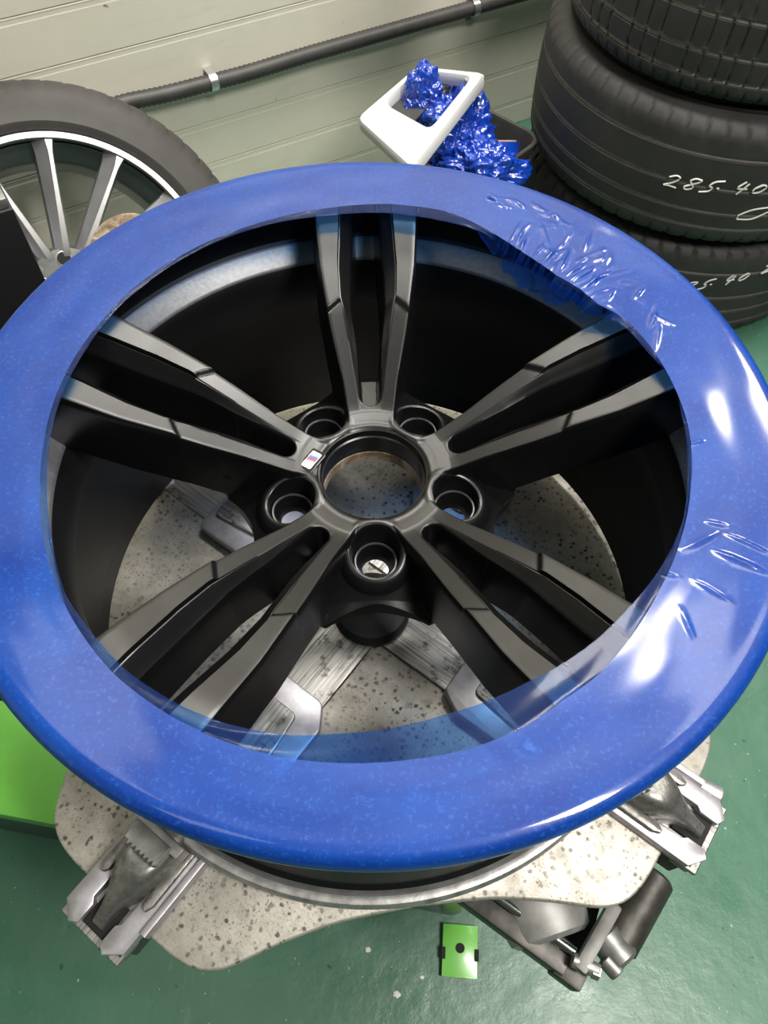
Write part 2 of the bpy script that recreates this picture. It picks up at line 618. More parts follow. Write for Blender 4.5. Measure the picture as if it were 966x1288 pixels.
def f_top(r, v):
    """height of the spoke's upper surface between inner edge and outer edge"""
    rd, i = f_rd(r), f_i(r)
    zt = f_zt(r, np.maximum(v, rd))
    base = f_base(r) + 0 * rd
    t = np.clip((rd - v) / np.maximum(rd - i, 1e-4), 0, 1)
    zc = base - 0.0006 * np.clip((r - 0.125) / 0.02, 0, 1) - f_drop(r) * t ** 1.15
    return np.where(v >= rd, zt, zc)


def f_side(e, depth):
    """fall of a side wall, e outside the edge"""
    return np.interp(e, [-0.0012, -0.0004, 0.00025, 0.0012], [0, 0.00025, 0.0012, 0.006]) + np.maximum(e - 0.0012, 0) * (depth - 0.006) / 0.0018


def spoke_mesh(sign):
    rs = np.concatenate([np.linspace(0.0860, 0.1260, 26), np.linspace(0.1268, 0.1420, 24), np.linspace(0.1435, 0.2365, 48)])
    rows = []
    for r in rs:
        o, i, rd = f_o(r), f_i(r), f_rd(r)
        zb = f_zb(r)
        cols = [(o + 0.0030, zb)]
        zo = float(f_top(r, o))
        for e in (0.0021, 0.0012, 0.00025, -0.0004):
            cols.append((o + e, zo - float(f_side(e, zo - zb))))
        for t in np.linspace(0, 1, 8):
            v = (o - 0.0012) * (1 - t) + (rd + 0.0006) * t
            cols.append((v, float(f_top(r, v))))
        for t in (0.0, 0.08, 0.3, 0.6, 0.9):
            v = (rd - 0.0001) * (1 - t) + (i + 0.0010) * t
            cols.append((v, float(f_top(r, v)) - (0.0004 if t == 0.0 else 0.0)))
        zi = float(f_top(r, i + 0.0010))
        cols += [(i + 0.0003, zi - 0.0004), (i - 0.0001, zi - 0.0014), (i - 0.0008, zi - 0.010), (i - 0.0032, zb)]
        rows.append([(r * math.cos(sign * v / r), r * math.sin(sign * v / r), zz) for v, zz in cols])
    m = len(rows[0])
    V = [p for row in rows for p in row]
    F = []
    for a in range(len(rows) - 1):
        for b in range(m):
            b2 = (b + 1) % m
            q = (a * m + b, a * m + b2, (a + 1) * m + b2, (a + 1) * m + b)
            F.append(q if sign > 0 else tuple(reversed(q)))
    F.append(tuple(range(m)) if sign < 0 else tuple(reversed(range(m))))
    last = range((len(rows) - 1) * m, len(rows) * m)
    F.append(tuple(reversed(last)) if sign < 0 else tuple(last))
    return V, F


for sgn in (1, -1):
    first = None
    for k in range(5):
        ang = PH + k * 2 * PI / 5
        if first is None:
            VF = spoke_mesh(sgn)
            first = mk('spoke', VF, M['black'], wheel, sharp=28)
            me = first.data
            off = root_loc(wheel)
            first.location = (0, 0, 0)
            o = first
        else:
            o = first.copy()
            COL.objects.link(o)
        o.rotation_euler = (0, 0, ang)


def smax(a, b, k):
    h = np.maximum(k - np.abs(a - b), 0) / k
    return np.maximum(a, b) + h * h * k * 0.25


RL, RP = 0.0600, 0.0172             # lug circle, pocket radius
D36 = PI / 5


def hub_height(r, d):
    """r, folded angle d from the pair axis -> height"""
    v = r * d
    depth = np.maximum(f_zt(r, f_o(r)) - f_zb(r), 0.02)
    o, i = f_o(r), f_i(r)
    zt = f_top(r, np.clip(v, i, o))
    # slot with a round end
    r0 = 0.0650
    u = r * np.cos(d)
    w = r * np.sin(d)
    ds = np.where(u > r0, i - w, 0.0076 - np.hypot(u - r0, w))
    zs = zt - np.where(ds > -0.0012, f_side(ds, np.minimum(depth, 0.036)), 0)
    zs = np.where(v > o - 0.0012, zt - f_side(v - o, depth), zs)
    zs = np.where(ds > 0, np.maximum(zs, -0.094), zs)
    zs = zs - 0.0050 * np.clip((0.0520 - r) / 0.009, 0, 1) ** 1.5
    ring = -0.0670 - np.maximum(r - 0.0450, 0) ** 2 * 45 - np.maximum(0.0415 - r, 0) ** 2 * 130
    lx = u * math.cos(D36) + w * math.sin(D36)
    ly = -u * math.sin(D36) + w * math.cos(D36)
    dl = np.hypot(lx - RL, ly)
    rim = -0.0672 - 0.0105 * np.clip((lx - 0.0425) / 0.035, -0.2, 1.3)
    e = np.maximum(dl - 0.0188, 0)
    boss = rim - np.minimum(e * e * 150, 0.0022 + e * 0.75) - np.clip(0.0182 - dl, 0, 0.001) * 0.5
    web = np.where(ds > -0.001, -0.094, -0.0930 - np.maximum(r - 0.070, 0) * 0.30)
    inslot = ds > 0
    zz = smax(zs, ring, np.where(inslot, 0.0002, 0.006))
    zz = np.where(inslot, zs, smax(zz, boss, 0.004))
    zz = np.where(inslot, zz, smax(zz, web, 0.016))
    return zz


def hub_mesh():
    nt, nr = 151, 150
    ds = np.linspace(-D36, D36, 2 * nt - 1)
    # more columns near the pocket and the slot are not needed: the grid is about 0.5 mm
    V, keep = [], []
    allV, allF = [], []
    rmin = 0.0383
    fold = np.abs(ds)
    dl = D36 - fold
    rmax = np.interp(dl, [0, 0.05, 0.10, 0.15, 0.19, 0.23, 0.27, 0.30, 0.33, 0.35, 0.63], [0.0900, 0.0904, 0.0916, 0.0932, 0.0950, 0.0972, 0.1000, 0.1025, 0.1052, 0.1060, 0.1060])
    t = np.linspace(0, 1, nr)
    R = rmin + (rmax[None, :] - rmin) * t[:, None]
    D = np.repeat(ds[None], nr, 0)
    X, Y = R * np.cos(D), R * np.sin(D)
    # snap to the pocket circles (one on each side of the sector) and the drain hole
    dead = np.zeros(R.shape, bool)
    for (cx, cy, rad) in ((RL * math.cos(D36), RL * math.sin(D36), RP), (RL * math.cos(D36), -RL * math.sin(D36), RP), (0.0665, 0.0, 0.0032)):
        dist = np.hypot(X - cx, Y - cy)
        cell = 0.00055
        sn = np.abs(dist - rad) < cell * 0.62
        fct = np.where(sn, rad / np.maximum(dist, 1e-6), 1.0)
        X = cx + (X - cx) * fct
        Y = cy + (Y - cy) * fct
        dist = np.hypot(X - cx, Y - cy)
        dead |= dist < rad - 1e-6
    R2 = np.hypot(X, Y)
    D2 = np.arctan2(Y, X)
    Z = hub_height(R2, np.abs(D2))
    # rows for the skirt
    n1 = 2 * nt - 1
    P = np.stack([X, Y, Z], -1)
    sk1 = P[-1].copy()
    sk1[:, 2] -= 0.004
    sk1[:, :2] *= 1.004
    sk2 = sk1.copy()
    sk2[:, 2] = -0.104
    P = np.concatenate([P, sk1[None], sk2[None]])
    dead = np.concatenate([dead, np.zeros((2, n1), bool)])
    nrow = P.shape[0]
    idx = np.arange(nrow * n1).reshape(nrow, n1)
    a, b, c, e = idx[:-1, :-1].ravel(), idx[:-1, 1:].ravel(), idx[1:, 1:].ravel(), idx[1:, :-1].ravel()
    dd = dead.ravel()
    ok = ~(dd[a] | dd[b] | dd[c] | dd[e])
    Fq = np.stack([a, e, c, b], 1)[ok]
    # cells with one dead corner become a triangle
    tri = []
    cnt = dd[a].astype(int) + dd[b] + dd[c] + dd[e]
    for q in np.stack([a, e, c, b], 1)[cnt == 1]:
        tri.append([k for k in q if not dd[k]])
    P = P.reshape(-1, 3)
    for k in range(5):
        ang = PH + k * 2 * PI / 5
        ca, sa = math.cos(ang), math.sin(ang)
        Q = np.stack([P[:, 0] * ca - P[:, 1] * sa, P[:, 0] * sa + P[:, 1] * ca, P[:, 2]], 1)
        allV.append(Q)
        allF.append((Fq, tri, k * len(P)))
    V = np.concatenate(allV)
    F = []
    for Fq_, tri_, off_ in allF:
        F += (Fq_ + off_).tolist()
        F += [[i + off_ for i in t_] for t_ in tri_]
    return V, F


def weld(VF, dist=0.00002):
    bm = bmesh.new()
    vs = [bm.verts.new(v) for v in VF[0]]
    for f in VF[1]:
        try:
            bm.faces.new([vs[i] for i in f])
        except ValueError:
            pass
    bmesh.ops.remove_doubles(bm, verts=bm.verts, dist=dist)
    loose = [v for v in bm.verts if not v.link_faces]
    bmesh.ops.delete(bm, geom=loose, context='VERTS')
    bm.verts.index_update()
    V = [tuple(v.co) for v in bm.verts]
    F = [tuple(v.index for v in f.verts) for f in bm.faces]
    bm.free()
    return V, F


hub = mk('hub', weld(hub_mesh()), M['black'], wheel, sharp=50)
mk('centre_bore', revolve([(0.0383, -0.0681), (0.0372, -0.0686), (0.0366, -0.0698), (0.0364, -0.0735), (0.0352, -0.0742), (0.0350, -0.0830), (0.0362, -0.0845), (0.0362, -0.0925)], 96), M['black'], wheel, sharp=30)
mk('bore_sleeve', revolve([(0.0362, -0.0925), (0.0357, -0.0930), (0.0357, -0.1020), (0.0480, -0.1020)], 96), M['rust'], wheel, label='brown rusty inner sleeve of the centre bore')
mk('mounting_face', revolve([(0.0720, -0.1020), (0.0880, -0.1020)], 96), M['black'], wheel)
for k in range(5):
    ang = PH + D36 + k * 2 * PI / 5
    c = (RL * math.cos(ang), RL * math.sin(ang))

    def lugfn(R, Z, A, ang=ang):
        lx = RL + R * np.cos(A - ang)
        rim = -0.0672 - 0.0105 * np.clip((lx - 0.0425) / 0.035, -0.2, 1.3)
        top = Z > -0.075
        return R, np.where(top, rim - 0.0004 + (Z + 0.067), Z)
    VF = revolve([(RP + 0.0004, -0.0670), (RP - 0.0003, -0.0675), (RP - 0.0008, -0.0700), (RP - 0.0014, -0.0870), (0.0150, -0.0880)], 64, fn=lugfn)
    lp = mk('lug_pocket', xf(VF, T((c[0], c[1], 0))), M['black'], wheel, sharp=40)
    VF = revolve([(0.0150, -0.0880), (0.0147, -0.0868), (0.0143, -0.0862), (0.0134, -0.0862), (0.0129, -0.0868)], 64)
    mk('lug_seat', xf(VF, T((c[0], c[1], 0))), M['seat'], lp, sharp=40, label='worn grey seat ring of a bolt hole')
    VF = revolve([(0.0129, -0.0868), (0.0124, -0.0885), (0.0096, -0.0950), (0.0093, -0.0960), (0.0092, -0.1020)], 64)
    mk('seat_cone', xf(VF, T((c[0], c[1], 0))), M['black'], lp, sharp=40)

# badge let into the hub at the root of the upper left pair
bA = T((0, 0, 0), PH + 3 * 2 * PI / 5) @ T((0.0440, 0.0036, -0.0668), 1.28)


def badge_part(name, poly, z0, z1, mat, par):
    return mk(name, xf(prism(poly, z0, z1, 0.0002), bA), mat, par, smooth=False)


def rrect(w, h, r, cx=0, cy=0):
    return round_poly([(cx - w / 2, cy - h / 2), (cx + w / 2, cy - h / 2), (cx + w / 2, cy + h / 2), (cx - w / 2, cy + h / 2)], r, 5)


bdg = mk('badge', xf(prism(rrect(0.0200, 0.0122, 0.0022), -0.002, 0.0004, 0.0003), bA), M['black'], wheel, label='small recessed badge with blue, violet and red stripes')
badge_part('badge_recess', rrect(0.0182, 0.0104, 0.0018), 0.0002, 0.0008, M['hole'], bdg)
badge_part('badge_plate', rrect(0.0150, 0.0078, 0.0012), 0.0006, 0.0012, M['chrome'], bdg)
for x0, mt in ((-0.0056, 'light_blue'), (-0.0031, 'navy'), (-0.0006, 'red')):
    badge_part('stripe', [(x0 + 0.0004, -0.0034), (x0 + 0.0028, -0.0034), (x0 + 0.0016, 0.0034), (x0 - 0.0008, 0.0034)], 0.0010, 0.00145, M[mt], bdg)
badge_part('letter', [(0.0018, -0.0032), (0.0030, -0.0032), (0.0033, -0.0002), (0.0048, -0.0032), (0.0060, -0.0032), (0.0060, 0.0032), (0.0048, 0.0032),
                      (0.0048, 0.0002), (0.0036, 0.0030), (0.0028, 0.0030), (0.0022, 0.0000), (0.0018, 0.0032), (0.0006, 0.0032)], 0.0010, 0.0015, M['white_print'], bdg)

# ------------------------------------------------------------------ blue film on the rim
film = empty('protective_film', (0, 0, 0), 'translucent blue stretch film wrapped in a wide ring over the rim of the black wheel', 'film')
FI = [(2.1, 193.8), (7.7, 195.8), (12.9, 194.8), (17.8, 191), (26.5, 188.0), (32.5, 182), (36, 175.3), (39.4, 181), (43, 174), (46.9, 179), (52, 181), (58.3, 184), (64, 190), (67.2, 192), (72, 193.3), (82.7, 193.9), (88.6, 195.0), (105.4, 194.1),
      (118.4, 196.4), (157.8, 196.2), (166.2, 195.5), (178.9, 196.3), (194.7, 197.2), (208.0, 200.5), (219.4, 206.9), (229.3, 207.6), (234.9, 209.0), (245.3, 208.3), (250.6, 207.5), (260.6, 203.9), (266.5, 200.1),
      (281.7, 193.1), (295.9, 189.8), (308.0, 189.9), (318.2, 189.9), (330.2, 192.4), (338.5, 193.8), (349.9, 193.1), (358.9, 193.8)]
LI = [(0, 196), (20, 194), (28, 192), (34, 184), (40, 184), (46, 182), (52, 184), (58, 187), (64, 193), (70, 199), (76, 204), (89, 204.5), (104, 201.0), (118, 199.5), (160, 198.5), (190, 200.0), (196, 201.2), (206, 204.0), (220, 209.5), (234, 214.0), (249, 215.5),
      (260, 215.1), (267, 214.0), (277, 212.3), (284, 211.8), (292, 209.6), (299, 205.7), (306, 204.4), (317, 199.4), (324, 197.1), (334, 195.6), (346, 195.0)]


def per(tab, a):
    tab = sorted(tab)
    x = np.array([t[0] for t in tab])
    y = np.array([t[1] for t in tab])
    return np.interp(np.degrees(a) % 360, x, y, period=360) * mm


# creases: short ridges in the pulled film, upper right and right
CREASES = []
for k in range(34):
    a = math.radians(random.choice([random.uniform(18, 62), random.uniform(18, 62), random.uniform(-40, 20)]))
    r0 = random.uniform(0.187, 0.216)
    L = random.uniform(0.010, 0.036)
    th = a + random.gauss(0.0, 0.75)
    CREASES.append((r0 * math.cos(a), r0 * math.sin(a), math.cos(th), math.sin(th), L, random.uniform(0.0005, 0.0015), random.uniform(0.0006, 0.0013)))
for k in range(22):
    a = math.radians(random.uniform(50, 68))
    r0 = random.uniform(0.226, 0.236)
    th = a + PI / 2 + random.gauss(0, 0.35)
    CREASES.append((r0 * math.cos(a), r0 * math.sin(a), math.cos(th), math.sin(th), random.uniform(0.006, 0.02), random.uniform(0.0006, 0.0015), 0.0007))
for k in range(18):       # fan of pleats at the torn edge
    a = math.radians(34 + 26 * k / 17 + random.uniform(-1, 1))
    r0 = 0.181 + random.uniform(0, 0.004)
    th = a + random.gauss(0.0, 0.25)
    CREASES.append((r0 * math.cos(a), r0 * math.sin(a), math.cos(th), math.sin(th), random.uniform(0.016, 0.034), random.uniform(0.0008, 0.0018), random.uniform(0.0007, 0.0012)))


def crease(X, Y):
    Z = np.zeros_like(X)
    for (x, y, dx, dy, L, h, s) in CREASES:
        m = (np.abs(X - x) < L + 0.01) & (np.abs(Y - y) < L + 0.01)
        if not m.any():
            continue
        px, py = X[m] - x, Y[m] - y
        t = px * dx + py * dy
        q = -px * dy + py * dx
        env = np.clip(np.minimum(t, L - t) / (0.35 * L) + 0.05, 0, 1)
        Z[m] += h * env * np.exp(-np.abs(q) / s)
    return Z


NA = 1600
ang = np.arange(NA) * 2 * PI / NA


def film_ring():
    li = per(LI, ang)
    ts = np.concatenate([np.linspace(0, 1, 44)])
    rows = []
    for t in ts:
        r = li + (0.2500 - li) * t
        zz = -0.0020 + 0.0020 * t + 0 * r
        rows.append((r, zz))
    for r, zz in ((0.2530, -0.0002), (0.2552, -0.0010), (0.2570, -0.0024), (0.2583, -0.0042), (0.2591, -0.0065), (0.2595, -0.0095), (0.2594, -0.0130), (0.2588, -0.0165), (0.2570, -0.0195), (0.2530, -0.0215), (0.2480, -0.0222)):
        rows.append((np.full(NA, r), np.full(NA, zz)))
    R = np.array([r for r, _ in rows])
    Z = np.array([q for _, q in rows])
    A = np.repeat(ang[None], len(rows), 0)
    X, Y = R * np.cos(A), R * np.sin(A)
    top = np.clip((0.2520 - R) / 0.006, 0, 1)
    Z = Z + crease(X, Y) * top
    Z = Z + top * 0.00015 * (np.sin(5 * A + 1) * np.sin(R * 160) + 0.6 * np.sin(11 * A + 2) * np.sin(R * 240 + 1))
    return np.stack([X, Y, Z], -1)


def grid_faces(nr, n, wrap=True):
    idx = np.arange(nr * n).reshape(nr, n)
    if wrap:
        idx = np.concatenate([idx, idx[:, :1]], 1)
    return np.stack([idx[:-1, :-1].ravel(), idx[1:, :-1].ravel(), idx[1:, 1:].ravel(), idx[:-1, 1:].ravel()], 1).tolist()


P = film_ring()
mk('film_wrap', (P.reshape(-1, 3), grid_faces(P.shape[0], NA)), M['film'], film, sharp=0, label='opaque deep blue layered film over the rim')
inner_row = P[0]


def film_edge():
    fi = per(FI, ang)
    jit = np.zeros(NA)
    deg = np.degrees(ang)
    m = (deg > 28) & (deg < 66)
    jit[m] = 0.0035 * (np.sin(deg[m] * 2.1) * np.sin(deg[m] * 0.9 + 1) + 0.5 * np.sin(deg[m] * 5.3))
    win = np.clip(np.minimum(deg - 28, 66 - deg) / 5, 0, 1)
    fi = fi + jit * win
    li = np.hypot(inner_row[:, 0], inner_row[:, 1])
    rows = []
    for t in np.linspace(0, 1, 14):
        r = fi + (li - fi) * t
        z0 = -0.0030 + 0.0010 * t
        droop = win * (1 - t) ** 1.5 * 0.006
        X, Y = r * np.cos(ang), r * np.sin(ang)
        zz = z0 - droop + crease(X, Y) + 0.0001 * np.sin(14 * ang + 7 * t)
        if t == 1:
            zz = inner_row[:, 2]
        rows.append(np.stack([X, Y, zz], -1))
    return np.array(rows)


P2 = film_edge()
mk('film_margin', (P2.reshape(-1, 3), grid_faces(P2.shape[0], NA)), M['thin'], film, sharp=0, label='thin see-through inner margin of the film')


def film_flap():
    na, nr = 120, 26
    A = np.radians(np.linspace(37, 68, na))
    rows = []
    for t in np.linspace(0, 1, nr):
        rr = per(FI, A) + 0.004 - 0.010 * t * np.sin(np.clip((A - A[0]) / (A[-1] - A[0]), 0, 1) * PI) ** 0.7 * (1 + 0.12 * np.sin(A * 40))
        zz = -0.0055 - 0.016 * t * np.sin(np.clip((A - A[0]) / (A[-1] - A[0]), 0, 1) * PI) ** 0.7
        wv = np.array([mnoise.noise(Vector((a * 22, t * 2.2, 3.1))) for a in A]) * 0.0035 * (0.2 + t)
        wv += np.array([abs(mnoise.noise(Vector((a * 45, t * 4, 9.1)))) for a in A]) * 0.001
        rows.append(np.stack([(rr + wv) * np.cos(A), (rr + wv) * np.sin(A), zz + wv], -1))
    return np.array(rows)


P3 = film_flap()
mk('torn_flap', (P3.reshape(-1, 3), grid_faces(P3.shape[0], P3.shape[1], False)), M['thin'], film, sharp=0, label='crumpled torn flap hanging from the film edge')

# ------------------------------------------------------------------ tire changer
tc = empty('tire_changer', (0, 0, FLOOR), 'green tire changing machine with a spotted steel turntable under the black wheel', 'machine')
JA = math.radians(-35.5)

arm = [(0.181, 0.181), (0.227, 0.139), (0.262, 0.115), (0.285, 0.102), (0.303, 0.092), (0.313, 0.078), (0.3165, 0.060), (0.3175, 0.0)]


def smooth_curve(pts, n):
    P = np.array(pts)
    t = np.r_[0, np.cumsum(np.linalg.norm(np.diff(P, axis=0), axis=1))]
    tt = np.linspace(0, t[-1], n)
    Q = np.stack([np.interp(tt, t, P[:, 0]), np.interp(tt, t, P[:, 1])], 1)
    for _ in range(6):
        Q[1:-1] = 0.5 * Q[1:-1] + 0.25 * (Q[:-2] + Q[2:])
    return Q


half = smooth_curve(arm, 40)
outline = []
for k in range(4):
    a = JA + k * PI / 2
    ca, sa = math.cos(a), math.sin(a)
    low = half[:-1] * [1, -1]
    pts = np.concatenate([low, half[::-1][:-1]])
    outline.append(np.stack([pts[:, 0] * ca - pts[:, 1] * sa, pts[:, 0] * sa + pts[:, 1] * ca], 1))
outline = np.concatenate(outline)
plate = mk('turntable_plate', prism(outline, PLATE - 0.010, PLATE, 0.0018), M['plate'], tc, sharp=50)
cap = revolve([(0.0005, 0.0165), (0.0030, 0.0165), (0.0034, 0.0190), (0.0060, 0.0196), (0.0075, 0.0185), (0.0250, 0.0180), (0.0330, 0.0150), (0.0355, 0.0100), (0.0360, 0.0)], 64)
mk('centre_cap', xf(flip(cap), T((0.001, -0.008, PLATE))), M['rubber_cap'], tc, label='round black rubber cap in the middle of the turntable')
mk('spindle', revolve([(0.085, PLATE - 0.010), (0.085, PLATE - 0.10), (0.12, PLATE - 0.105), (0.12, PLATE - 0.20)], 48), M['dark_steel'], tc)


def jaw(k):
    a = JA + k * PI / 2
    A = T((0, 0, PLATE), a)
    ms = [mat_jaw[k], M['cast'], M['rail'], M['steel'], M['dark_steel']]
    # slide: the polished track the jaw runs in
    sl = join(box(0.145, 0, 0.0015, 0.225, 0.056, 0.003, 0.0008, 1), box(0.300, 0, 0.001, 0.090, 0.062, 0.004, 0.001, 1))
    j = mk('clamping_jaw', xf(sl, A), ms[0], tc, sharp=40)
    # under-plate guide block
    mk('guide_block', xf(box(0.300, 0, -0.026, 0.074, 0.056, 0.032, 0.003), A), ms[4], j)
    # rails with clipped ends
    for s in (1, -1):
        x1 = 0.345
        poly = [(0.243, 0.0150), (0.322, 0.0150), (0.326, 0.0115), (x1 - 0.004, 0.0115), (x1, 0.0180), (x1 - 0.010, 0.0310), (0.243, 0.0310)]
        if s < 0:
            poly = [(x, -y) for x, y in reversed(poly)]
        mk('rail', xf(prism(poly, 0.003, 0.012, 0.0012), A), ms[2], j, sharp=30)
    poly = [(0.250, 0.0305), (0.318, 0.0305), (0.318, 0.0360), (0.250, 0.0360)]
    mk('edge_strip', xf(prism(poly, 0.001, 0.016, 0.0008), A), ms[2], j, sharp=30)
    mk('end_plate', xf(box(0.333, 0, -0.004, 0.016, 0.060, 0.014, 0.002), A), ms[1], j)
    mk('slot', xf(box(0.326, 0, 0.0055, 0.026, 0.022, 0.003, 0.0005, 1), A), M['hole'], j)
    # cast body: a loft
    st = [(0.250, .0205, .030), (0.258, .0210, .033), (0.266, .0215, .0345), (0.275, .0215, .0365), (0.284, .0205, .0375), (0.292, .0185, .0355), (0.300, .0150, .0310), (0.307, .0115, .0255),
          (0.314, .0088, .0200), (0.322, .0068, .0150), (0.330, .0062, .0110), (0.334, .0060, .0085)]
    xs = np.array([q[0] for q in st])
    xx = np.linspace(0.250, 0.334, 44)
    ww = np.interp(xx, xs, [q[1] for q in st])
    hh = np.interp(xx, xs, [q[2] for q in st])
    for arr in (ww, hh):
        for _ in range(4):
            arr[1:-1] = .5 * arr[1:-1] + .25 * (arr[:-2] + arr[2:])
    rows = []
    for x, w, h in zip(xx, ww, hh):
        row = []
        for q in np.linspace(0, PI, 25):
            c, s = math.cos(q), math.sin(q)
            y = w * math.copysign(abs(c) ** 0.55, c)
            zz = h * abs(s) ** 0.62
            dent = 0.0030 * math.exp(-((x - 0.276) / 0.014) ** 2 - (y / 0.010) ** 2)
            row.append((x, y, 0.003 + zz - dent))
        rows.append(row)
    V = [p for r_ in rows for p in r_]
    F = [(i * 25 + m_, (i + 1) * 25 + m_, (i + 1) * 25 + m_ + 1, i * 25 + m_ + 1) for i in range(43) for m_ in range(24)]
    F.append(tuple(reversed(range(25))))
    F.append(tuple(range(43 * 25, 44 * 25)))
    mk('jaw_body', xf((V, F), A), ms[1], j, sharp=50)
    # side skirts of the casting
    for s in (1, -1):
        poly = [(0.255, 0.0185), (0.302, 0.0185), (0.306, 0.0215), (0.306, 0.0240), (0.300, 0.0265), (0.255, 0.0265)]
        if s < 0:
            poly = [(x, -y) for x, y in reversed(poly)]
        mk('skirt', xf(prism(poly, 0.010, 0.0185, 0.001), A), ms[1], j, sharp=30)
    # toothed pad
    mk('pad_block', xf(join(box(0.2615, 0.002, 0.034, 0.009, 0.044, 0.022, 0.0015)), A), ms[3], j)
    teeth = [(0.2625, -0.0170)]
    for q in range(8):
        y = -0.0170 + q * 0.0042
        teeth += [(0.2770, y), (0.2800, y + 0.0012)] if q else [(0.2770, y)]
        teeth += [(0.2772, y + 0.0040)]
    teeth += [(0.2625, -0.0170 + 7 * 0.0042 + 0.0040)]
    mk('toothed_pad', xf(prism(teeth, 0.040, 0.0490, 0.0007), A), ms[3], j, sharp=30)
    # inner shoe
    poly = round_poly([(0.104, -0.030), (0.104, 0.028), (0.124, 0.041), (0.182, 0.041), (0.182, -0.041), (0.124, -0.041)][::-1], [0.006, .010, .010, .010, .010, .010][::-1], 5)
    sh = mk('inner_shoe', xf(prism(poly, 0.003, 0.014, 0.0015), A), M['rail'], j, sharp=35)
    poly = round_poly([(0.126, -0.018), (0.126, 0.018), (0.176, 0.024), (0.176, -0.024)][::-1], 0.006, 5)
    mk('wear_pad', xf(prism(poly, 0.013, 0.018, 0.001), A), ms[0], j, sharp=35)


mat_jaw = [mat_scratch('scratched_track_%s' % n, (0.16, 0.155, 0.145), (0.50, 0.49, 0.47), JA + k * PI / 2)
           for k, n in enumerate(('right', 'back', 'left', 'front'))]
for k in range(4):
    jaw(k)

# cabinet under the turntable
CA = -0.142
ca_dir = np.array([math.cos(CA), math.sin(CA), 0])
cab_len, cab_dep = 0.80, 0.62


def cabm(u, v, zc, su, sv, sz, bev):
    """box in cabinet coordinates: u along its front, v back from it"""
    p = np.array([-0.60, -0.131, 0]) + ca_dir * u + np.array([-ca_dir[1], ca_dir[0], 0]) * v
    return xf(box(0, 0, 0, su, sv, sz, bev), T((p[0], p[1], zc), CA))


zt = -0.525
cab = mk('cabinet', cabm(0.37, 0.310, (FLOOR + zt - 0.03) / 2, 0.74, 0.60, zt - 0.03 - FLOOR, 0.012), M['cabinet'], tc)
mk('cabinet_top', cabm(0.27, 0.062, zt - 0.015, 0.54, 0.124, 0.030, 0.010), M['green'], cab, label='lime green sheet metal top edge of the cabinet')
mk('black_slab', cabm(0.25, 0.33, zt - 0.012, 0.48, 0.40, 0.030, 0.006), M['box'], cab)  # flat black slab behind the green strip

# green foot with a bolt hole
ft = mk('foot_bracket', xf(join(box(0, 0, 0.006, 0.048, 0.062, 0.004, 0.0015), box(0, -0.030, 0.004, 0.048, 0.003, 0.008, 0.001)), T((0.134, -0.266, FLOOR + 0.004), -0.05)), M['green'], tc, label='lime green floor bracket with a bolt hole')
mk('bolt_hole', xf(join(disc_cap(0.0062, 0.0, 24), revolve([(0.0062, 0), (0.0062, -0.003)], 24)), T((0.134, -0.263, FLOOR + 0.0126))), M['hole'], ft, smooth=False)
for s in (1, -1):
    mk('notch', xf(box(s * 0.0225, -0.004, 0.0095, 0.005, 0.014, 0.003), T((0.134, -0.266, FLOOR + 0.004), -0.05)), M['hole'], ft, smooth=False)

# pneumatic drive below the plate, lower right
ac = mk('air_cylinder', xf(revolve([(0.0005, 0.0), (0.030, 0.0), (0.036, 0.004), (0.038, 0.012), (0.038, 0.090), (0.0005, 0.090)], 48), frame_to((0.168, -0.268, -0.385), (0.130, -0.150, -0.385))[0]), M['cyl'], tc, label='grey cast air cylinder below the plate')
mk('tie_rod', rodm((0.100, -0.226, -0.360), (0.181, -0.278, -0.360), 0.0042), M['rod'], ac)
A = T((0.132, -0.252, -0.375), math.atan2(-0.052, 0.081))
mk('side_plate', xf(box(0, -0.008, 0, 0.110, 0.016, 0.030, 0.002), A), M['dark_steel'], ac)
mk('end_block', xf(box(0.060, -0.006, -0.004, 0.026, 0.024, 0.028, 0.003), A), M['dark_steel'], ac)
mk('dark_filler', xf(box(0, 0, 0, 0.100, 0.050, 0.030, 0.004), T((0.165, -0.238, -0.415), -0.4)), M['dark_steel'], ac)  # filler block added to keep the gap beside the link bar dark
A, L = frame_to((0.214, -0.246, -0.352), (0.184, -0.286, -0.352))
lb = mk('link_bar', xf(join(box(0, 0, L / 2, 0.012, 0.012, L + 0.012, 0.003)), A), M['steel_dull'], tc, label='grey steel link bar below the plate')
mk('pin', rodm((0.176, -0.283, -0.352), (0.197, -0.291, -0.352), 0.0060), M['steel'], lb)
mk('nut', xf(revolve([(0.0005, 0), (0.0062, 0), (0.0062, 0.006), (0.0005, 0.006)], 6), frame_to((0.192, -0.290, -0.352), (0.204, -0.2945, -0.352))[0]), M['steel'], lb, sharp=20)
a2 = mk('rear_cylinder', rodm((0.218, -0.272, -0.372), (0.262, -0.215, -0.372), 0.0185, 32, 0.003), M['dark_steel'], tc)
mk('eye_boss', rodm((0.207, -0.262, -0.366), (0.224, -0.284, -0.366), 0.0150, 32, 0.003), M['steel'], a2)
mk('eye_bush', rodm((0.2055, -0.281, -0.362), (0.216, -0.292, -0.362), 0.0075, 24, 0.001), M['steel'], a2)
mk('pivot_stub', rodm((0.283, -0.142, -0.325), (0.314, -0.158, -0.325), 0.0095, 28, 0.0022), M['rail'], tc)

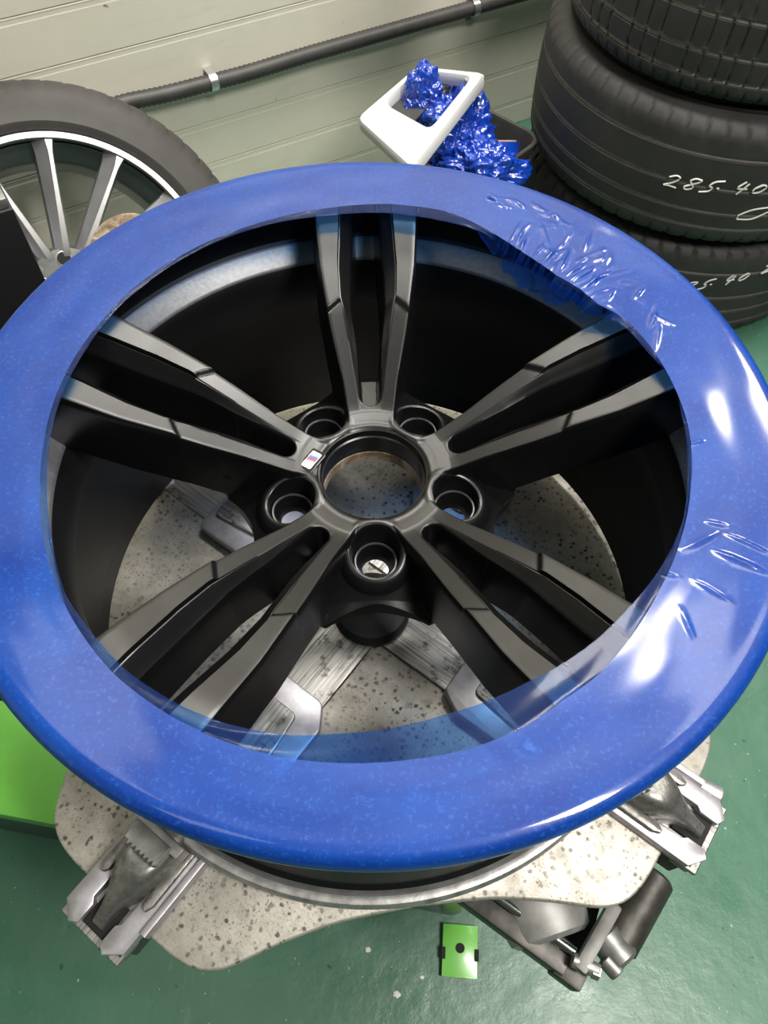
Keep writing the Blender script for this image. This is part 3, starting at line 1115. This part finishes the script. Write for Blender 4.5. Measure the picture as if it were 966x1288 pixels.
# control box and tower at the back left, helper roller
tw = mk('tower', xf(box(0, 0, 0.32, 0.20, 0.24, 2.28, 0.012), T((-0.90, 0.40, 0), CA)), M['cabinet'], tc)
A, L = frame_to((-0.85, 0.42, 1.16), (0.40, 0.826, 1.16))
mk('swing_arm', xf(box(0, 0, L / 2, 0.09, 0.10, L, 0.012), A), M['cabinet'], tw)
mk('mount_shaft', rodm((0.342, 0.807, 0.20), (0.342, 0.807, 1.45), 0.020, 6), M['rod'], tw)
mk('mount_head', xf(revolve([(0.0005, -0.05), (0.050, -0.05), (0.078, -0.030), (0.085, 0.0), (0.078, 0.030), (0.030, 0.060), (0.0005, 0.060)], 40), T((0.342, 0.807, 0.16))), M['steel'], tw)
CB = T((-0.4375, 0.458, 0), 0.56)
cb = mk('control_box', xf(box(-0.15, 0.05, (-0.212 - 0.53) / 2, 0.30, 0.10, 0.53 - 0.212, 0.003), CB), M['box'], tc, label='tall black control box at the left')
mk('box_lid', xf(box(-0.152, 0.055, -0.206, 0.30, 0.10, 0.012, 0.002), CB), M['steel'], cb)
rl = mk('helper_roller', xf(revolve([(0.0005, 0.000), (0.043, 0.000), (0.0475, -0.002), (0.049, -0.006), (0.049, -0.018), (0.046, -0.024), (0.0005, -0.024)], 64), T((-0.342, 0.512, -0.300), 0, 0.30, -0.10)), M['rust'], tc, label='round rusty brown helper roller')
mk('roller_stand', rodm((-0.342, 0.520, FLOOR), (-0.342, 0.516, -0.322), 0.014), M['dark_steel'], rl)

# ------------------------------------------------------------------ tires


def tire_profile(R, hw, Rin, grooves, sag=0.004):
    """half-open profile from the bottom bead, around the tread, to the top bead; marks tread rows"""
    rows = []
    side = [(Rin, -0.62), (Rin + 0.004, -0.72), (Rin + 0.015, -0.80), ((Rin + R) / 2 - 0.01, -0.985), ((Rin + R) / 2 + 0.012, -1.0), (R - 0.040, -0.955), (R - 0.022, -0.915), (R - 0.012, -0.87), (R - 0.0065, -0.80)]
    for r, t in side:
        rows.append((r, t * hw, 0))
    zs_ = []
    gw = 0.0045
    zt_ = np.linspace(-0.76, 0.76, 20)
    marks = [(t * hw, 0) for t in zt_]
    for g in grooves:
        marks = [q for q in marks if abs(q[0] - g) > gw * 1.6]
        marks += [(g - gw, 0), (g - gw * 0.72, 1), (g + gw * 0.72, 1), (g + gw, 0)]
    marks.sort()
    for zz, gflag in marks:
        r = R - sag * (zz / hw) ** 2 * 1.6 - (0.0032 if gflag else 0)
        rows.append((r, zz, 2 if gflag else 1))
    for r, t in reversed(side):
        rows.append((r, -t * hw, 0))
    return rows


def make_tire(c, R, hw, Rin, grooves, label, mats, nsipe=64, rib_sipes=False, n=512, phase=0.0, slash=False):
    root = empty('tire', (c[0], c[1], c[2] - hw), label, 'tire', 'stacked used tires')
    rows = tire_profile(R, hw, Rin, grooves)
    prof = [(r, zz) for r, zz, _ in rows]
    flags = np.array([f for _, _, f in rows])

    def fn(RR, Z, A):
        ph = (A * nsipe / (2 * PI) + phase)
        az = np.abs(Z) / hw
        # shoulder sipes: slightly slanted, on the shoulder and the outer rib
        skew = np.where(az > 0.8, (az - 0.8) * 0.8, 0)
        t = np.abs(((ph + skew) % 1.0) - 0.5)
        sh = (az > 0.70) & (az < 0.96) & (RR > R - 0.03)
        RR = RR - np.where(sh & (t < 0.085), 0.0040, 0)
        if rib_sipes:
            t2 = np.abs(((ph * 1.0 + 0.3) % 1.0) - 0.5)
            RR = RR - np.where((az < 0.70) & (t2 < 0.06) & (np.abs((Z * 40) % 1 - 0.5) < 0.42), 0.003, 0)
        if slash:
            t3 = np.abs(((ph * 0.5 + Z * 22) % 1.0) - 0.5)
            RR = RR - np.where((Z > 0.02) & (Z < 0.075) & (t3 < 0.05), 0.004, 0)
        return RR, Z
    V, F = revolve(prof, n, fn=fn)
    V = V + np.array(c)
    mi = np.zeros(len(F), np.int32)
    k = 0
    for i in range(len(prof) - 1):
        mi[k:k + n] = 1 if (flags[i] == 2 and flags[i + 1] == 2) else 0
        k += n
    body = mk('tire_body', (V, [tuple(reversed(f)) for f in F], mi), [M[mats], M['groove']], root, sharp=35)
    inn = [(Rin, -0.62 * hw), (Rin + 0.02, -0.80 * hw), (R - 0.03, -0.85 * hw), (R - 0.018, 0), (R - 0.03, 0.85 * hw), (Rin + 0.02, 0.80 * hw), (Rin, 0.62 * hw)]
    V, F = revolve(inn, 96)
    mk('inner_liner', (V + np.array(c), F), M['tire'], root)
    return root


STK = (0.645, 1.238)
t1 = make_tire((STK[0] + 0.010, STK[1] + 0.008, -0.700), 0.352, 0.120, 0.250, (-0.072, -0.036, 0.002, 0.060), 'dark used tire at the bottom of the stack, partly behind the blue film', 'tire', phase=.2)
t2 = make_tire((STK[0], STK[1], -0.455), 0.352, 0.125, 0.252, (-0.075, -0.043, 0.004, 0.060), 'dark used tire in the middle of the stack with chalk numbers and a chalk loop', 'tire')
t3 = make_tire((STK[0] - 0.015, STK[1] - 0.020, -0.217), 0.312, 0.112, 0.225, (-0.068, -0.030, 0.022), 'dark used tire on top of the stack, cut by the upper photo edge', 'tire', nsipe=76, rib_sipes=True)

GLYPH = {
    '2': [[(0, .78), (.3, 1), (.62, .85), (.5, .45), (0, .05), (.35, .12), (.85, .02)]],
    '8': [[(.75, .9), (.35, 1), (.15, .75), (.45, .5), (.7, .2), (.35, 0), (.1, .22), (.45, .5), (.75, .75), (.75, .9)]],
    '5': [[(.95, 1), (.45, .92), (.32, .52), (.62, .45), (.62, .1), (.1, .0)], [(.85, .4), (1.0, .4)]],
    '6': [[(.7, 1), (.25, .6), (.12, .2), (.4, 0), (.65, .2), (.4, .42), (.15, .25)], [(.7, .9), (.5, .1)]],
    '4': [[(.35, 1), (.05, .45), (.75, .42)], [(.6, .85), (.42, 0)]],
    '0': [[(.4, .75), (.1, .45), (.2, .08), (.6, .1), (.8, .5), (.5, .75), (.2, .5)]],
    'o': [[(0, .0), (-.25, .5), (.5, 1.25), (2.0, 1.5)], [(.0, 0), (1.2, 0), (1.9, .9)]],
}


def chalk(c, R, items, a_start, z0, h, dz, parent):
    """handwritten strokes on a tread, each stroke a part"""
    a = a_start
    for ch in items:
        if ch == ' ':
            a += h * 0.95 / R
            continue
        for st in GLYPH[ch]:
            P = []
            for i in range(len(st) - 1):
                for t in np.linspace(0, 1, 5)[: None if i == len(st) - 2 else -1]:
                    P.append((st[i][0] * (1 - t) + st[i + 1][0] * t, st[i][1] * (1 - t) + st[i + 1][1] * t))
            Q = np.array(P)
            for _ in range(2):
                Q[1:-1] = .5 * Q[1:-1] + .25 * (Q[:-2] + Q[2:])
            pts = []
            for x, y in Q:
                an = a + (x * h * 1.25 + y * h * 0.45) / R
                zz = z0 + y * h + dz * (an - a_start)
                rr = R - 0.004 * 1.6 * ((zz - c[2]) / 0.125) ** 2 + 0.0004
                pts.append((c[0] + rr * math.cos(an), c[1] + rr * math.sin(an), zz))
            mk('chalk_stroke', tube_path(pts, 0.0016, 6), M['chalk'], parent)
        a += h * 1.28 / R


chalk((STK[0], STK[1], -0.455), 0.352, '285 40 20', -PI / 2 - 0.455, -0.466, 0.024, 0.03, t2)
chalk((STK[0], STK[1], -0.455), 0.352, 'o', -PI / 2 - 0.030, -0.505, 0.018, 0.0, t2)
chalk((STK[0] + 0.010, STK[1] + 0.008, -0.700), 0.352, '285 40 20', -PI / 2 - 0.245, -0.694, 0.021, 0.10, t1)

# ------------------------------------------------------------------ silver wheel leaning at the left
lw = empty('alloy_wheel', (-0.530, 0.692, -0.543), 'silver multi-spoke alloy wheel with a dusty tire leaning on the wall at left', 'wheel')
yaw, tilt = 0.600, 0.735
nv = np.array([math.sin(yaw) * math.cos(tilt), -math.cos(yaw) * math.cos(tilt), math.sin(tilt)])
uv = np.array([math.cos(yaw), math.sin(yaw), 0])
vv = np.cross(nv, uv)
LW = Matrix(((uv[0], vv[0], nv[0], -0.530), (uv[1], vv[1], nv[1], 0.692), (uv[2], vv[2], nv[2], -0.543), (0, 0, 0, 1)))


def lmk(name, VF, mat, par=lw, **k):
    return mk(name, xf(VF, LW), mat, par, **k)


RT = 0.341
tp = [(0.250, -0.010), (0.256, -0.004), (0.262, -0.001), (0.270, -0.004), (0.284, -0.006), (0.300, -0.008), (0.314, -0.013), (0.322, -0.020), (0.328, -0.028), (0.333, -0.038), (0.336, -0.048), (0.3362, -0.052), (0.331, -0.053), (0.331, -0.058), (0.3385, -0.059), (0.340, -0.080), (0.3402, -0.086), (0.333, -0.087), (0.333, -0.094),
      (0.341, -0.095), (0.341, -0.130), (0.333, -0.131), (0.333, -0.138), (0.340, -0.139), (0.337, -0.165), (0.328, -0.180), (0.300, -0.192), (0.255, -0.185)]


def lt_fn(R, Z, A):
    t = np.abs(((A * 60 / (2 * PI) + Z * 9) % 1.0) - 0.5)
    sh = (R > 0.3195) & (Z > -0.06)
    return R - np.where(sh & (t < 0.10), 0.0035, 0), Z


lmk('tire_body', flip(revolve(tp, 480, fn=lt_fn)), M['tire_grey'], sharp=35, label='dusty grey tire')
lmk('rim_lip', flip(revolve([(0.234, -0.012), (0.2350, -0.004), (0.2370, -0.002), (0.2455, -0.001), (0.2470, -0.003), (0.2475, -0.016), (0.252, -0.018)], 160)), M['silver'], sharp=35)
lmk('rim_barrel', flip(revolve([(0.232, -0.012), (0.229, -0.040), (0.216, -0.060), (0.214, -0.090), (0.225, -0.190), (0.236, -0.20)][::-1], 128)), M['grey_alloy'])
NS = 13
for k in range(NS):
    a = math.radians(100.5) + k * 2 * PI / NS
    ca, sa = math.cos(a), math.sin(a)

    rs = np.linspace(0.050, 0.2345, 24)
    rows = []
    for r in rs:
        t = (r - 0.050) / 0.1845
        zt_ = -0.034 + 0.030 * t ** 0.8
        w = 0.0052 + 0.0030 * (1 - t) ** 2 + 0.0035 * max(0, t - 0.9) * 10
        d = 0.030
        w *= 0.8
        row = [(w + 0.013 + 0.010 * t, zt_ - d), (w + 0.010 + 0.010 * t, zt_ - 0.012), (w, zt_ - 0.0015), (w - 0.0012, zt_), (-w + 0.0012, zt_), (-w, zt_ - 0.0015), (-w - 0.003, zt_ - d)]
        rows.append([(r * ca - y * sa, r * sa + y * ca, zz) for y, zz in row])
    V = [p for q in rows for p in q]
    m = 7
    F, mi = [], []
    for i in range(23):
        for j in range(m - 1):
            F.append((i * m + j, i * m + j + 1, (i + 1) * m + j + 1, (i + 1) * m + j))
            mi.append(0 if j in (2, 3, 4) else 1)
    o = lmk('spoke', (V, F), M['grey_alloy'], sharp=25)
    o.data.materials.clear()
    o.data.materials.append(M['silver'])
    o.data.materials.append(M['grey_alloy'])
    o.data.polygons.foreach_set('material_index', np.array(mi, np.int32))
hubp = [(0.0005, -0.040), (0.026, -0.040), (0.031, -0.036), (0.033, -0.033), (0.060, -0.033), (0.068, -0.036), (0.074, -0.046), (0.076, -0.070)]
lmk('wheel_hub', flip(revolve(hubp, 96)), M['hub_paint'])
for k in range(5):
    a = math.radians(80) + k * 2 * PI / 5
    lmk('bolt_hole', xf(join(flip(revolve([(0.0135, -0.0325), (0.0118, -0.0320), (0.0110, -0.0325), (0.0105, -0.0330)], 32))), T((0.0505 * math.cos(a), 0.0505 * math.sin(a), 0))), M['silver'])
    lmk('bolt_cavity', xf(disc_cap(0.0112, -0.0327, 32), T((0.0505 * math.cos(a), 0.0505 * math.sin(a), 0))), M['hole'], smooth=False)

# ------------------------------------------------------------------ waste bin with film scraps
BA = math.atan2(0.184, 0.162)
bin_c = np.array([0.158, 1.164])
bz = -0.545
bn = empty('waste_bin', (bin_c[0], bin_c[1], FLOOR), 'dark grey square plastic waste bin full of crumpled blue film by the wall', 'bin')


def rect_ring(w, h, r, z):
    p = np.array(rrect(w, h, r))
    ca, sa = math.cos(BA), math.sin(BA)
    return np.stack([bin_c[0] + p[:, 0] * ca - p[:, 1] * sa, bin_c[1] + p[:, 0] * sa + p[:, 1] * ca, np.full(len(p), z)], 1)


def loft_rings(rings, cap0=False, cap1=False):
    n = len(rings[0])
    V = np.concatenate(rings)
    F = []
    for i in range(len(rings) - 1):
        for j in range(n):
            j2 = (j + 1) % n
            F.append((i * n + j, i * n + j2, (i + 1) * n + j2, (i + 1) * n + j))
    if cap0:
        F.append(tuple(reversed(range(n))))
    if cap1:
        F.append(tuple(range((len(rings) - 1) * n, len(rings) * n)))
    return V, F


BW, BH = 0.240, 0.215
rings = [rect_ring(BW - .05, BH - .05, .03, FLOOR), rect_ring(BW - .012, BH - .012, .04, bz - 0.020), rect_ring(BW + .002, BH + .002, .042, bz - 0.018), rect_ring(BW + .004, BH + .004, .042, bz - 0.002),
         rect_ring(BW, BH, .042, bz), rect_ring(BW - .012, BH - .012, .038, bz - .001), rect_ring(BW - .016, BH - .016, .036, bz - .006), rect_ring(BW - .054, BH - .054, .03, FLOOR + .004)]
mk('bin_body', loft_rings(rings, True, True), M['bin'], bn, sharp=35)


def wad(c, s, seed, amp=0.35, point=0.0, sub=6):
    bm = bmesh.new()
    bmesh.ops.create_icosphere(bm, subdivisions=sub, radius=1.0)
    for v in bm.verts:
        p = v.co.normalized()
        q = p * 2.3 + Vector((seed * 7.1, seed * 3.3, seed))
        r = 1 + amp * mnoise.noise(q) + 0.25 * (0.35 - abs(mnoise.noise(q * 1.7))) + 0.20 * (0.3 - abs(mnoise.noise(q * 3.6 + Vector((5, 1, 2))))) + 0.07 * (0.3 - abs(mnoise.noise(q * 8.0)))
        r += point * max(0, p.z - 0.2) ** 2
        v.co = Vector((p.x * s[0] * r, p.y * s[1] * r, p.z * s[2] * r)) + Vector(c)
    bm.verts.index_update()
    V = [tuple(v.co) for v in bm.verts]
    F = [tuple(v.index for v in f.verts) for f in bm.faces]
    bm.free()
    return V, F


def wad_thing(c, s, seed, label, **k):
    o = mk('film_scrap', wad(c, s, seed, **k), M['wad'], None, sharp=0)
    o['label'] = label
    o['category'] = 'film scrap'
    o['group'] = 'film scraps in the bin'


wad_thing((0.126, 1.176, -0.560), (0.078, 0.078, 0.100), 1, 'tall dark blue heap of crumpled film in the middle of the bin')
wad_thing((0.062, 1.186, -0.490), (0.036, 0.036, 0.050), 2, 'pointed blue film scrap sticking up through the white lid frame', point=.9)
wad_thing((0.188, 1.092, -0.572), (0.080, 0.055, 0.060), 3, 'bright shiny blue film ball near the front edge of the bin')
# tape roll
rt = empty('film_roll', (0.235, 1.150, -0.530), 'small roll with a brown cardboard core lying in the bin', 'roll')
RM = T((0.226, 1.150, -0.560), 0.3, -0.55, 0.15)
mk('cardboard_core', xf(revolve([(0.030, -0.020), (0.030, 0.022), (0.034, 0.022), (0.034, -0.020)], 48, True), RM), M['card'], rt)
mk('wound_film', xf(revolve([(0.0342, -0.020), (0.0342, 0.019), (0.041, 0.019), (0.041, -0.020)], 48, True), RM), M['wad'], rt)

# lid frame, taken off and leaning across the bin
ld = empty('bin_lid', (0.06, 1.11, -0.50), 'white square lid frame tilted across the left side of the waste bin', 'lid')
c1, c2, c3, c4 = [np.array(p) for p in ((-0.066, 1.120, -0.490), (0.045, 0.960, -0.490), (0.186, 1.190, -0.430), (0.052, 1.245, -0.452))]


def quad_pt(s, t):
    return (1 - s) * (1 - t) * c1 + s * (1 - t) * c2 + s * t * c3 + (1 - s) * t * c4


nl = np.cross(c2 - c1, c4 - c1)
nl /= np.linalg.norm(nl)


def lid_ring(ins, dz):
    s0, s1, t0, t1 = ins
    rr = round_poly([(s0, t0), (s1, t0), (s1, t1), (s0, t1)], 0.10, 6)
    return np.array([quad_pt(s, t) + nl * dz for s, t in rr])


rings = [lid_ring((0.00, 1.00, 0.00, 1.00), -0.012), lid_ring((0.0, 1.0, 0.0, 1.0), 0.004), lid_ring((0.02, 0.98, 0.02, 0.98), 0.010), lid_ring((0.08, 0.86, 0.34, 0.94), 0.010),
         lid_ring((0.10, 0.84, 0.37, 0.92), 0.004), lid_ring((0.10, 0.84, 0.37, 0.92), -0.012)]
lf = mk('lid_frame', loft_rings(rings + [rings[0]]), M['lid'], ld, sharp=40)
rings = [lid_ring((0.02, 0.50, 0.30, 0.97), -0.016), lid_ring((0.02, 0.50, 0.30, 0.97), -0.012)]
mk('swing_flap', loft_rings(rings, True, True), M['bin'], ld, label='dark grey flap under the white lid frame')

# ------------------------------------------------------------------ conduit on the wall
cd = empty('conduit', tuple(np.array(WMAT @ Vector((0.6, 0.02, -0.480)))), 'black corrugated conduit clipped along the cream wall', 'conduit')
pts = []
nseg = 300
for i in range(nseg):
    x = 0.02 + 1.6 * i / (nseg - 1)
    zz = -0.480 + 0.006 * math.exp(-((x - 0.16) / 0.06) ** 2) - 0.003 * math.exp(-((x - 0.42) / 0.10) ** 2)
    pts.append(tuple(WMAT @ Vector((x, 0.020, zz))))
mk('corrugated_tube', tube_path(pts, 0.0155, 14, lambda i: 0.0161 if i % 2 else 0.0143), M['conduit'], cd, sharp=0)
for x in (0.346, 0.984):
    V, F = [], []
    prof = [(0.0174 * math.sin(q), 0.020 + 0.0174 * math.cos(q)) for q in np.linspace(-PI / 2, PI / 2, 17)]
    prof = [(-0.034, 0.0006), (-0.034, 0.0026), (-0.0174, 0.0026)] + prof + [(0.0174, 0.0006)]
    for xx in (x - 0.008, x + 0.008):
        for zz, y in prof:
            V.append((xx, y, -0.480 + zz))
    n = len(prof)
    F = [(i, i + 1, n + i + 1, n + i) for i in range(n - 1)]
    mk('clip', xf((V, F), WMAT), M['clip'], cd, sharp=40, label='silver saddle clip')

# ------------------------------------------------------------------ debris on the floor
def debris(c, s, seed, mat, label):
    V, F = wad((c[0], c[1], FLOOR + s * 0.30), (s, s * .8, s * .38), seed, .5, sub=3)
    o = mk('debris', (V, F), mat, None)
    o['label'] = label
    o['category'] = 'debris'
    o['group'] = 'crumbs on the green floor'


debris((0.010, -0.268, 0), 0.0035, 11, M['chalk'], 'pale crumb on the floor left of the green foot bracket')
debris((0.0835, -0.298, 0), 0.0026, 12, M['chalk'], 'tiny white crumb on the floor below the foot bracket')
debris((0.050, -0.318, 0), 0.0045, 13, M['chalk'], 'grey crumb at the bottom edge of the photo')
